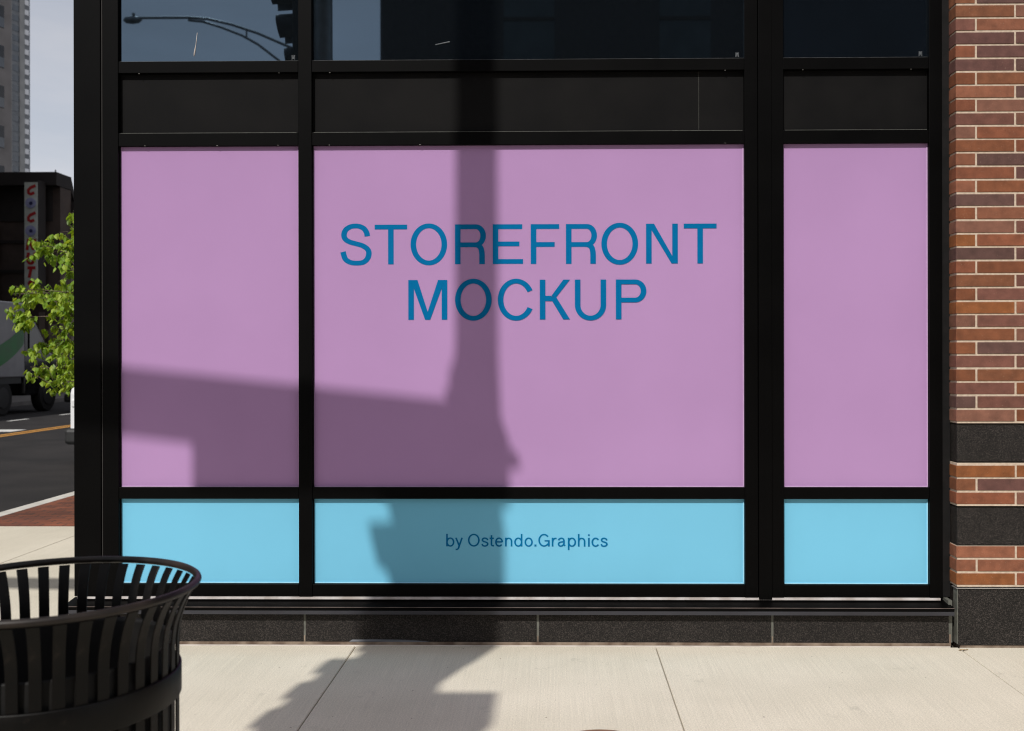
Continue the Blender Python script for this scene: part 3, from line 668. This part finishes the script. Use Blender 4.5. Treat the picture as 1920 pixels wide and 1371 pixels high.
def signal_head(hx, hy, z0, face, n_sec=3, name='signal_head'):
    """head of n_sec sections with its lenses facing -x (face=-1)"""
    e = empty(name, (hx - PX_, hy - PY_, z0)); e.parent = ts
    P = .36; vis = (.08, .17, .25, .25) if n_sec == 4 else (.25, .25, .25, .25)
    b = MB(); b.box(-.10, .10, -.17, .17, 0, n_sec * P); b.build('housing', M['sig_black'], e, bevel=.02)
    for k in range(n_sec):
        zc = P * k + P / 2
        v = MB(); n = 20; vs = []
        for i in range(n + 1):
            t = radians(-50 + 280 * i / n)
            L0 = vis[k + 4 - n_sec] + .03 * sin(t)
            for rr in (.152, .158):
                vs += [(face * .10, rr * cos(t), zc + rr * sin(t)), (face * (.10 + L0), rr * cos(t), zc + rr * sin(t) - .012)]
        fs = []
        for i in range(n):
            a = 4 * i; c = a + 4
            fs += [(a, a + 1, c + 1, c), (a + 2, c + 2, c + 3, a + 3), (a + 1, a + 3, c + 3, c + 1)]
        v.add(vs, fs, smooth=True); v.build('visor', M['sig_black'], e, fix=False)
        l = MB(); l.tube([(face * .10, 0, zc), (face * .112, 0, zc)], .14, 24); l.build('lens', M[('lens_g', 'lens_g', 'lens_a', 'lens_r')[k + 4 - n_sec]], e)
    return e
signal_head(-2.71, -.5, 4.48, -1, 4)
signal_head(-2.69, -.5, 5.765, -1)
b = MB(); b.box(-2.74, PX_ - .08, -.55, -.45, 5.60, 5.84); TP(b, 'bracket', M['steel'])
b = MB(); b.box(-2.70, -2.44, -.62, -.42, 5.62, 6.62); TP(b, 'terminal_box', M['steel'], bevel=.02)
b = MB(); b.box(-2.84, -2.42, -1.75, -1.35, 5.78, 6.0); TP(b, 'walk_signal', M['sig_black'], bevel=.02)
b = MB(); b.box(-2.66, -2.60, -1.5, -.5, 5.70, 5.75); TP(b, 'bracket', M['steel'])

# street lamp across the street, seen in the upper glass
lamp = empty('street_lamp', (-6.3, -14.9, ROAD), label='street lamp with curved double arm mirrored in the top left glass', cat='street lamp')
def LP(pts, r, name, mat, parent=lamp):
    b = MB(); q = []
    for x, y in pts: q.append(((x - 1043) / 1867 * 25.0 - (-6.3), 0, 1.47 + (668 - y) / 1867 * 25.0 - ROAD))
    b.tube(q, r, 10); return b.build(name, mat, parent)
LP([(250, 25), (300, 25), (350, 25), (385, 28), (430, 39), (480, 56), (530, 78), (573, 96)], .035, 'arm', M['steel'])
LP([(347, 30), (375, 33), (410, 44), (450, 60), (480, 85 - 8), (520, 108), (573, 150)], .032, 'brace', M['steel'])
LP([(458, 50), (458, 66)], .022, 'brace', M['steel'])
b = MB(); b.tube([(0, 0, 0), (0, 0, 9.9)], [.14, .08], 16); b.build('pole', M['steel'], lamp)
b = MB(); lz = 1.47 + (668 - 29) / 1867 * 25 - ROAD; lxx = (240 - 1043) / 1867 * 25 + 6.3
b.tube([(lxx - .22, 0, lz), (lxx - .16, 0, lz), (lxx, 0, lz), (lxx + .15, 0, lz), (lxx + .24, 0, lz + .02)], [.03, .08, .10, .08, .03], 14); b.build('lamp_head', M['steel'], lamp)
b = MB(); b.tube([(lxx + .03, 0, lz + .08), (lxx + .03, 0, lz + .17)], .04, 10); b.build('light_sensor', M['steel'], lamp)

# building across the street, seen dark in the upper glass
ob = empty('office_building', (10, -30, ROAD), label='dark brick building across the street mirrored in the upper glass', cat='building')
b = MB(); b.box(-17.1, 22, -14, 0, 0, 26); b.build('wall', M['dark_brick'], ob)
b = MB(); b.box(-.8, 20, -.02, .012, 8.0, 25); b.build('glass_wall', noise_mat('blue_glass_wall', (.035, .042, .055), (.06, .072, .092), .25, rough=.5, spec=.2), ob)
for k in range(2):
    for zf in (3.2, 11.6, 19.4):
        x = -12.1 + 6.3 * k
        b = MB(); b.box(x, x + 2.05, -.02, .012, zf, zf + 6.0); wv = b.build('window', noise_mat('teal_glass_%d%d' % (k, int(zf)), (.055, .075, .08), (.085, .11, .115), 1.2, rough=.6, spec=.2), ob)
        b = MB(); b.box(x, x + 2.05, .013, .05, zf + 3.55, zf + 3.70); b.build('transom', M['dark_wall'], wv)

# ------------------------------------------------------------------ the street at the left
# tall block standing along the far side of the street, it shades the shop and the lane
tb = empty('stone_building', (-25.6, 18, 0), label='brown stone building along the far sidewalk before the neon sign shop', cat='building')
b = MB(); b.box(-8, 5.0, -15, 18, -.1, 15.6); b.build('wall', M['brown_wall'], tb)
for k in range(8):
    for zf in (1.0, 5.2, 8.6, 12.0):
        y = -13.6 + 4 * k
        b = MB(); b.box(4.99, 5.03, y, y + 2, zf, zf + 2.2); b.build('window', M['dark_pane'], tb)
# shop with blade sign
SX, SY = -20.2, 40.3
sp_ = empty('shop_building', (SX, SY, 0), label='dark low shop building with black roofline beyond the road', cat='building')
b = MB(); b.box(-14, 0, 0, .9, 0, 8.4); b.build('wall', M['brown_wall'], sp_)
b = MB(); b.box(-14.2, .02, -.35, .9, 8.42, 8.95); b.build('parapet', M['dark_wall'], sp_)
b = MB(); b.prism([(.92, 8.4), (.92, 8.93), (1.35, 8.1), (1.35, 7.8)], 'x', -14, .0); b.build('roof', M['dark_wall'], sp_)
b = MB(); b.box(-14, -.02, .91, 34, 0, 7.86); b.build('wall', M['beige'], sp_)
b = MB(); b.box(-.05, .12, .93, 34, 6.2, 7.95); b.build('cornice', M['dark_wall'], sp_)
b = MB(); b.box(-.04, .06, .93, 34, 5.3, 5.45); b.build('string_course', M['dark_wall'], sp_)
for k in range(9):
    y = 1.6 + 3.5 * k
    b = MB(); b.box(-.02, .03, y, y + 2.4, .6, 3.4); b.build('window', M['dark_pane'], sp_)
b = MB(); b.box(-13, -.3, -.03, .0, 7.0, 8.35); b.build('upper_panel', M['dark_wall'], sp_)
for (x0, x1, z0, z1, m) in ((-3.2, -2.5, .3, 6.9, 'beige'), (-2.35, -1.45, 3.2, 6.6, 'brown_wall'), (-.86, -.62, .9, 3.3, 'beige'), (-.45, -.12, .9, 2.8, 'beige'), (-1.9, -1.2, .3, 2.8, 'dark_pane')):
    b = MB(); b.box(x0, x1, -.06, -.032, z0, z1); b.build('wall_panel' if m != 'dark_pane' else 'window', M[m], sp_)
for zz in (3.05, 4.9, 6.1):
    b = MB(); b.box(-5, -1.4, -.10, -.062, zz, zz + .12); b.build('ledge', M['dark_wall'], sp_)
b = MB(); b.box(-.64, -.58, -.09, -.062, 4.6, 7.0); b.build('trim_strip', M['orange'], sp_)
b = MB(); b.tube([(-1.0, 1.6, 7.8), (-1.0, 1.6, 9.4)], .03, 8)
am = b.build('roof_mast', M['steel'], sp_)
# the blade sign: C O C O N U T S
BS = empty('blade_sign', (-20.87, 39.3, 4.0), label='tall white blade sign with red COCONUTS lettering on the shop', cat='sign')
b = MB(); b.box(-.27, .27, .02, .62, -.1, 4.52); b.build('sign_case', M['dark_wall'], BS)
b = MB(); b.box(-.262, .262, -.005, .018, -.05, 4.42); sfc = b.build('sign_face', M['sign_face'], BS)
LH = .45
def slant(pts, cx, z0, sc=1.0): return [(cx + (x + z * .28) * sc, z0 + z * sc) for x, z in pts]
pr = Pen(-.012, 0, 0)
def red(ch, z0):
    s_ = LH
    P_ = {'C': [('s', [(.30, .86), (-.10, .66)] + [(-.24, .45), (-.20, .20), (-.02, .10)] + [(.26, .22)])],
          'N': [('s', [(-.32, 0), (-.25, 1.0)]), ('s', [(-.25, .95), (.20, .05)]), ('s', [(.18, 0), (.24, 1.0)])],
          'U': [('s', cr([(-.28, 1.0), (-.30, .4), (-.12, .08), (.12, .12), (.20, .5), (.24, 1.0)]))],
          'T': [('s', [(-.36, .88), (.28, .88)]), ('s', [(-.06, .9), (-.14, 0)])],
          'S': [('s', cr([(.26, .80), (.0, .92), (-.22, .74), (-.05, .55), (.14, .38), (.05, .12), (-.3, .12)]))]}[ch]
    for k, pts in P_: pr.stroke([(x * s_ * 1.12 + z * s_ * .10, z0 + z * s_) for x, z in pts], .12, .12)
zt = 4.42
for i, ch in enumerate('COCONUTS'):
    z0 = zt - .52 - .55 * i + (.02 if i else 0)
    if ch == 'O':
        d = MB(); d.tube([(0, -.045, z0 + .22), (0, -.006, z0 + .22)], .205, 28); d.build('letter_disc', M['sign_blue'], BS)
        d = MB(); d.tube([(.02, -.055, z0 + .21), (.02, -.046, z0 + .21)], .07, 20); d.build('letter_disc', M['sign_navy'], BS)
    else: red(ch, z0)
pr.mb.build('lettering', M['sign_red'], BS, fix=False)

# tan block and tower further off; their visible sides face away from the sun
def far_block(name, corner, w_, d_, h, mat, label):
    e = empty(name, (corner[0], corner[1], ROAD), math.atan2(.95, .31), label=label, cat='building')
    # local +x runs along the visible face towards its far corner (origin); face is local -y
    b = MB(); b.box(-w_, 0, 0, d_, 0, h); b.build('wall', mat, e)
    return e
tn = far_block('tan_building', (-47.9, 87), 22, 16, 46, M['tan'], 'tan stone building with dark sash windows at the left edge')
wm = None
for k in range(13):
    for c in range(3):
        z = 2.0 + 3.49 * k + .35; x = -2.05 - 3.2 * c
        if wm is None:
            b = MB(); b.box(0, 1.25, -.02, .03, 0, 1.95); wm = b.build('window', M['dark_pane'], tn); o = wm
            b = MB(); b.box(.02, 1.23, -.05, -.021, .05, .9); fr = b.build('sash', M['pane_far'], wm); f_o = fr
        else:
            o = wm.copy(); COL.objects.link(o); o.parent = tn
            f2 = f_o.copy(); COL.objects.link(f2); f2.parent = o
        o.location = (x, 0, z)
tw = far_block('tower_block', (-170.2, 320), 26, 22, 150, M['midgrey'], 'pale high rise tower with ladder of balconies behind the shop roof')
b = MB(); b.box(-4.3, -2.5, -.4, -.01, 0, 150); b.build('pilaster', M['pale'], tw)
b = MB(); b.box(-9, -7.4, -.4, -.01, 0, 150); b.build('pilaster', M['pale'], tw)
wa = wb_ = None
for k in range(46):
    z = 3.0 + 3.2 * k
    if wa is None:
        b = MB(); b.box(-7.3, -4.4, -.1, -.01, 0, 1.9); wa = b.build('window', M['pane_far'], tw); a = wa
        b = MB(); b.box(-2.1, -.5, -.1, -.01, 0, 1.7); wb_ = b.build('window', M['pane_pale'], tw, bevel=.2); c = wb_
    else:
        a = wa.copy(); COL.objects.link(a); a.parent = tw; c = wb_.copy(); COL.objects.link(c); c.parent = tw
    a.location.z = z; c.location.z = z

# ------------------------------------------------------------------ vehicles
def wheel(parent, x, y, r, wdt, side, rim_mat='rimm'):
    e_ = empty('wheel', (x, y, r)); e_.parent = parent
    b = MB(); b.tube([(-wdt / 2, 0, 0), (-wdt / 2 + .02, 0, 0), (wdt / 2 - .02, 0, 0), (wdt / 2, 0, 0)], [r - .03, r, r, r - .03], 28); b.build('tyre', M['tyre'], e_)
    b = MB(); s_ = side * (wdt / 2 + .002); b.tube([(s_ - side * .02, 0, 0), (s_ + side * .012, 0, 0)], [r * .62, r * .58], 24); b.build('rim', M[rim_mat], e_)
def car(name, loc, rz, W, body_prof, glass_prof, mat, wheels, label, cat, wr=.34, lamp_y=None, lamp_z=.68):
    """local: x across, -y is the front end, z up"""
    e_ = empty(name, loc, rz, label=label, cat=cat)
    b = MB(); b.prism(body_prof, 'x', -W / 2, W / 2); b.build('body', mat, e_, bevel=.09)
    b = MB(); n = len(glass_prof); vs = []
    for sx in (-1, 1):
        for (y, z) in glass_prof:
            t = (z - glass_prof[0][1]) / (max(p[1] for p in glass_prof) - glass_prof[0][1])
            vs.append((sx * (W / 2 - .04 - .18 * t), y, z))
    b.add(vs, [list(range(n)), list(range(2 * n - 1, n - 1, -1))] + [(i, (i + 1) % n, (i + 1) % n + n, i + n) for i in range(n)])
    b.build('windows', M['dark_pane'], e_, bevel=.03)
    zt_ = max(p[1] for p in glass_prof); ry = [p[0] for p in glass_prof if p[1] > zt_ - .05]
    b = MB(); b.box(-W / 2 + .20, W / 2 - .20, min(ry), max(ry), zt_ - .01, zt_ + .035); b.build('roof', mat, e_, bevel=.02)
    for y in wheels:
        for sx in (-1, 1): wheel(e_, sx * (W / 2 - .10), y, wr, .22, sx)
    y0 = min(p[0] for p in body_prof); y1 = max(p[0] for p in body_prof)
    b = MB(); b.box(-W / 2 - .02, W / 2 + .02, y0 - .10, y0 + .25, .28, .52); b.build('bumper', M['trim'], e_, bevel=.05)
    b = MB(); b.box(-W / 2 - .02, W / 2 + .02, y1 - .25, y1 + .08, .20, .50); b.build('bumper', M['trim'], e_, bevel=.05)
    for sx in (-1, 1):
        b = MB(); xx = sx * (W / 2 - .22); b.box(xx - .17, xx + .17, y0 - .015, y0 + .06, lamp_z - .07, lamp_z + .07); b.build('headlamp', M['lamp_glass'], e_, bevel=.03)
        b = MB(); b.box(xx - .13, xx + .13, y1 - .05, y1 + .015, .72, .95); b.build('tail_lamp', M['tail_red'], e_, bevel=.02)
        b = MB(); b.box(sx * (W / 2 + .02) - .02, sx * (W / 2 + .02) + .12 * (1 if sx > 0 else 0) + (-.12 if sx < 0 else 0) + .02, y0 + 1.3, y0 + 1.42, 1.0, 1.16); b.build('mirror', M['trim'], e_, bevel=.02)
    return e_
SED_B = [(0, .28), (0, .78), (.15, .88), (1.35, 1.0), (3.9, 1.02), (4.5, .98), (4.6, .75), (4.6, .28)]
SED_G = [(1.15, .98), (4.1, 1.0), (3.6, 1.40), (3.2, 1.46), (2.2, 1.47), (1.9, 1.42)]
car('parked_car', (-6.47, 14.95, ROAD), 0, 1.82, [(0, .30), (0, 1.12), (.12, 1.2), (1.1, 1.24), (4.5, 1.22), (4.7, 1.1), (4.7, .3)],
    [(.95, 1.18), (4.6, 1.2), (4.35, 1.7), (4.0, 1.78), (1.9, 1.78), (1.65, 1.70)], M['car_white'], (.85, 3.8), 'white parked car showing only its corner and black bumper past the storefront post', 'car', lamp_z=.9)
car('oncoming_car', (-13.42, 28.9, ROAD), 0, 1.82, SED_B, SED_G, M['car_black'], (.85, 3.7), 'black car coming down the far lane with one headlamp glinting through the leaves', 'car', lamp_z=.84)

tk = empty('box_truck', (-16.2, 21.3, ROAD), label='white box truck with a green swoosh parked at the far kerb', cat='truck')
b = MB(); b.box(-1.2, 1.2, 0, 6.6, 1.04, 3.12); b.build('cargo_box', M['truck_white'], tk, bevel=.03)
b = MB(); b.box(-1.15, 1.15, .1, 6.5, .86, 1.035); b.build('chassis', M['trim'], tk)
b = MB(); b.prism([(6.75, .5), (6.75, 2.6), (7.4, 2.62), (8.2, 1.75), (8.9, 1.55), (8.95, .5)], 'x', -1.1, 1.1); b.build('cab', M['car_black'], tk, bevel=.06)
b = MB(); b.prism([(7.0, 1.65), (7.0, 2.4), (7.35, 2.45), (7.95, 1.75)], 'x', -1.13, 1.13); b.build('windows', M['dark_pane'], tk)
for y in (1.2, 5.6, 8.0):
    for sx in (-1, 1): wheel(tk, sx * 1.0, y, .48, .28, sx, 'trim')
for y in (2.4, 3.6): 
    b = MB(); b.box(.95, 1.1, y, y + .9, .4, .85); b.build('side_box', M['trim'], tk)
pg = MB(); a0 = arc(3.4, 3.3, 3.9, 2.25, -95, -8, 30); a1 = arc(3.4, 3.4, 3.6, 1.75, -95, -8, 30)
vs = [(1.2065, y, max(1.06, z)) for y, z in a0] + [(1.2065, y, max(1.06, z)) for y, z in a1]
n = len(a0); vs = [(x, min(y, 6.55), min(z, 3.08)) for x, y, z in vs]
pg.add(vs, [(i, i + 1, n + i + 1, n + i) for i in range(n - 1)]); pg.build('swoosh', M['truck_green'], tk, fix=False)

# manhole lid in the paving
b = MB(); b.lathe([(0, 0), (.17, 0), (.175, -.004), (.175, -.05)], seg=32)
o = b.build('access_cover', M['iron'], fix=False); o.location = (-4.66, 9.95, .006); tag(o, 'small round iron access cover in the brick paving', 'cover')

b = MB(); b.lathe([(0, .004), (.205, .004), (.215, 0), (.218, -.03)], seg=48)
o = b.build('utility_cover', noise_mat('rusty_iron', (.16, .07, .035), (.30, .15, .08), 14, rough=.8, bump=.5, bscale=60, bdist=.004), fix=False); o.location = (.17, 3.70, .003); tag(o, 'round rust brown iron cover let into the sidewalk in front of the middle window', 'cover')
b = MB(); b.add([(0, 0, 0), (.018, -.008, .006), (.045, -.002, .008), (.052, .004, .002), (.030, .010, .004), (.010, .008, .003)], [(0, 1, 2, 3, 4, 5)])
o = b.build('fallen_leaf', noise_mat('dry_leaf', (.30, .17, .06), (.42, .27, .10), 60), fix=False); o.location = (2.00, 4.985, .002); tag(o, 'small dry orange leaf lying at the foot of the brick pier', 'leaf')
# ------------------------------------------------------------------ street tree
TX, TY = -4.75, 11.9
tree = empty('street_tree', (TX, TY, 0), label='young street tree with fresh yellow green leaves in the brick paving', cat='tree')
br = MB(); lf = MB(); rng = random.Random(11)
def pix(x, y, Y):   # a point of the crown's left outline
    return Vector(((x - 1043) / F_PX * Y - TX, Y - TY, 1.47 + (668 - y) / F_PX * Y))
br.tube([(0, 0, 0), (.02, .0, .8), (-.03, .02, 1.6), (.03, .0, 2.6), (.0, .03, 3.6), (.05, 0, 4.6)], [.065, .055, .048, .040, .028, .012], 10)
GREENS = [(.19, .29, .03), (.24, .34, .04), (.15, .25, .025), (.30, .39, .055), (.11, .19, .02), (.22, .31, .03)]
def leaf(p, size):
    th = rng.uniform(0, 2 * pi); droop = rng.uniform(.5, 1.35)
    d = Vector((cos(th) * cos(droop), sin(th) * cos(droop), -sin(droop)))
    side = d.cross(Vector((rng.uniform(-.4, .4), rng.uniform(-.4, .4), 1))).normalized()
    nrm = side.cross(d).normalized()
    L_ = size; W_ = size * rng.uniform(.30, .40)
    a = p + d * L_ * .12
    base = Vector(p); v = [a, a + d * L_ * .30 + side * W_ - nrm * W_ * .3, a + d * L_ * .65 + side * W_ * .75 - nrm * W_ * .35, a + d * L_ + nrm * (-.12 * L_),
                     a + d * L_ * .65 - side * W_ * .75 - nrm * W_ * .35, a + d * L_ * .30 - side * W_ - nrm * W_ * .3, a + d * L_ * .35, a + d * L_ * .68]
    c = rng.choice(GREENS); k = rng.uniform(.8, 1.15); c = tuple(x * k * 1.32 for x in c)
    lf.add(v, [(0, 1, 6), (1, 2, 7, 6), (2, 3, 7), (0, 6, 5), (6, 7, 4, 5), (7, 3, 4)], c)
def branch(p0, p1, r0, dens=1.0, sag=.10, start=.25):
    mid = (p0 + p1) / 2 + Vector((rng.uniform(-.08, .08), rng.uniform(-.08, .08), sag))
    pts = []
    n = 8
    for i in range(n + 1):
        t = i / n; pts.append(p0 * (1 - t) ** 2 + mid * 2 * t * (1 - t) + p1 * t * t)
    br.tube(pts, [r0 * (1 - .85 * i / n) + .0015 for i in range(n + 1)], 6)
    ln_ = (p1 - p0).length
    for j in range(int(ln_ / .075 * dens)):
        t = start + (1 - start) * rng.random()
        q = p0 * (1 - t) ** 2 + mid * 2 * t * (1 - t) + p1 * t * t
        dd = Vector((rng.gauss(0, 1), rng.gauss(0, 1), rng.gauss(.1, .8))).normalized() * rng.uniform(.10, .26)
        e1 = q + dd
        br.tube([q, (q + e1) / 2 + Vector((0, 0, .02)), e1], [.003, .0022, .0014], 4, caps=False)
        for k in range(rng.randint(6, 11)):
            t2 = rng.uniform(.25, 1.05); leaf(q.lerp(e1, t2) + Vector((rng.gauss(0, .022), rng.gauss(0, .022), rng.gauss(0, .015))), rng.uniform(.06, .10))
trunk = lambda z: Vector((0, 0, z))
OUT = [((124, 388), 11.2, 3.0), ((132, 400), 11.6, 3.1), ((60, 455), 11.6, 2.7), ((55, 450), 12.2, 2.5), ((15, 535), 11.3, 2.3), ((12, 590), 11.8, 2.0), ((8, 545), 12.3, 2.2), ((70, 560), 12.0, 2.2),
       ((42, 683), 11.5, 1.5), ((72, 712), 11.3, 1.45), ((45, 645), 12.0, 1.6), ((100, 640), 11.2, 1.8), ((108, 700), 12.0, 1.6), ((110, 500), 11.0, 2.5), ((85, 610), 12.6, 1.9), ((120, 430), 12.4, 2.8), ((100, 680), 11.7, 1.6)]
for (xy, Yd, z0) in OUT:
    tip = pix(xy[0] + 8, xy[1] + 4, Yd)
    branch(trunk(z0 - .15 + rng.uniform(-.1, .1)), tip, .014, 1.25, sag=.08 if z0 > 1.7 else .0, start=.35)
for k in range(34):
    th = rng.uniform(-1.6, 1.6); rr = rng.uniform(.9, 1.6); z0 = rng.uniform(1.5, 3.9)
    tip = Vector((cos(th) * rr, sin(th) * rr, z0 + rng.uniform(.2, .8))); branch(trunk(z0), tip, .014, .9)
for k in range(14):
    th = rng.uniform(0, 2 * pi); rr = rng.uniform(.2, .5); z0 = rng.uniform(3.2, 4.3)
    branch(trunk(z0), Vector((cos(th) * rr, sin(th) * rr, z0 + rng.uniform(.4, .9))), .010, .9)
br.build('trunk', M['bark'], tree)
lf.build('crown', M['leaf'], tree, attr=True, fix=False)
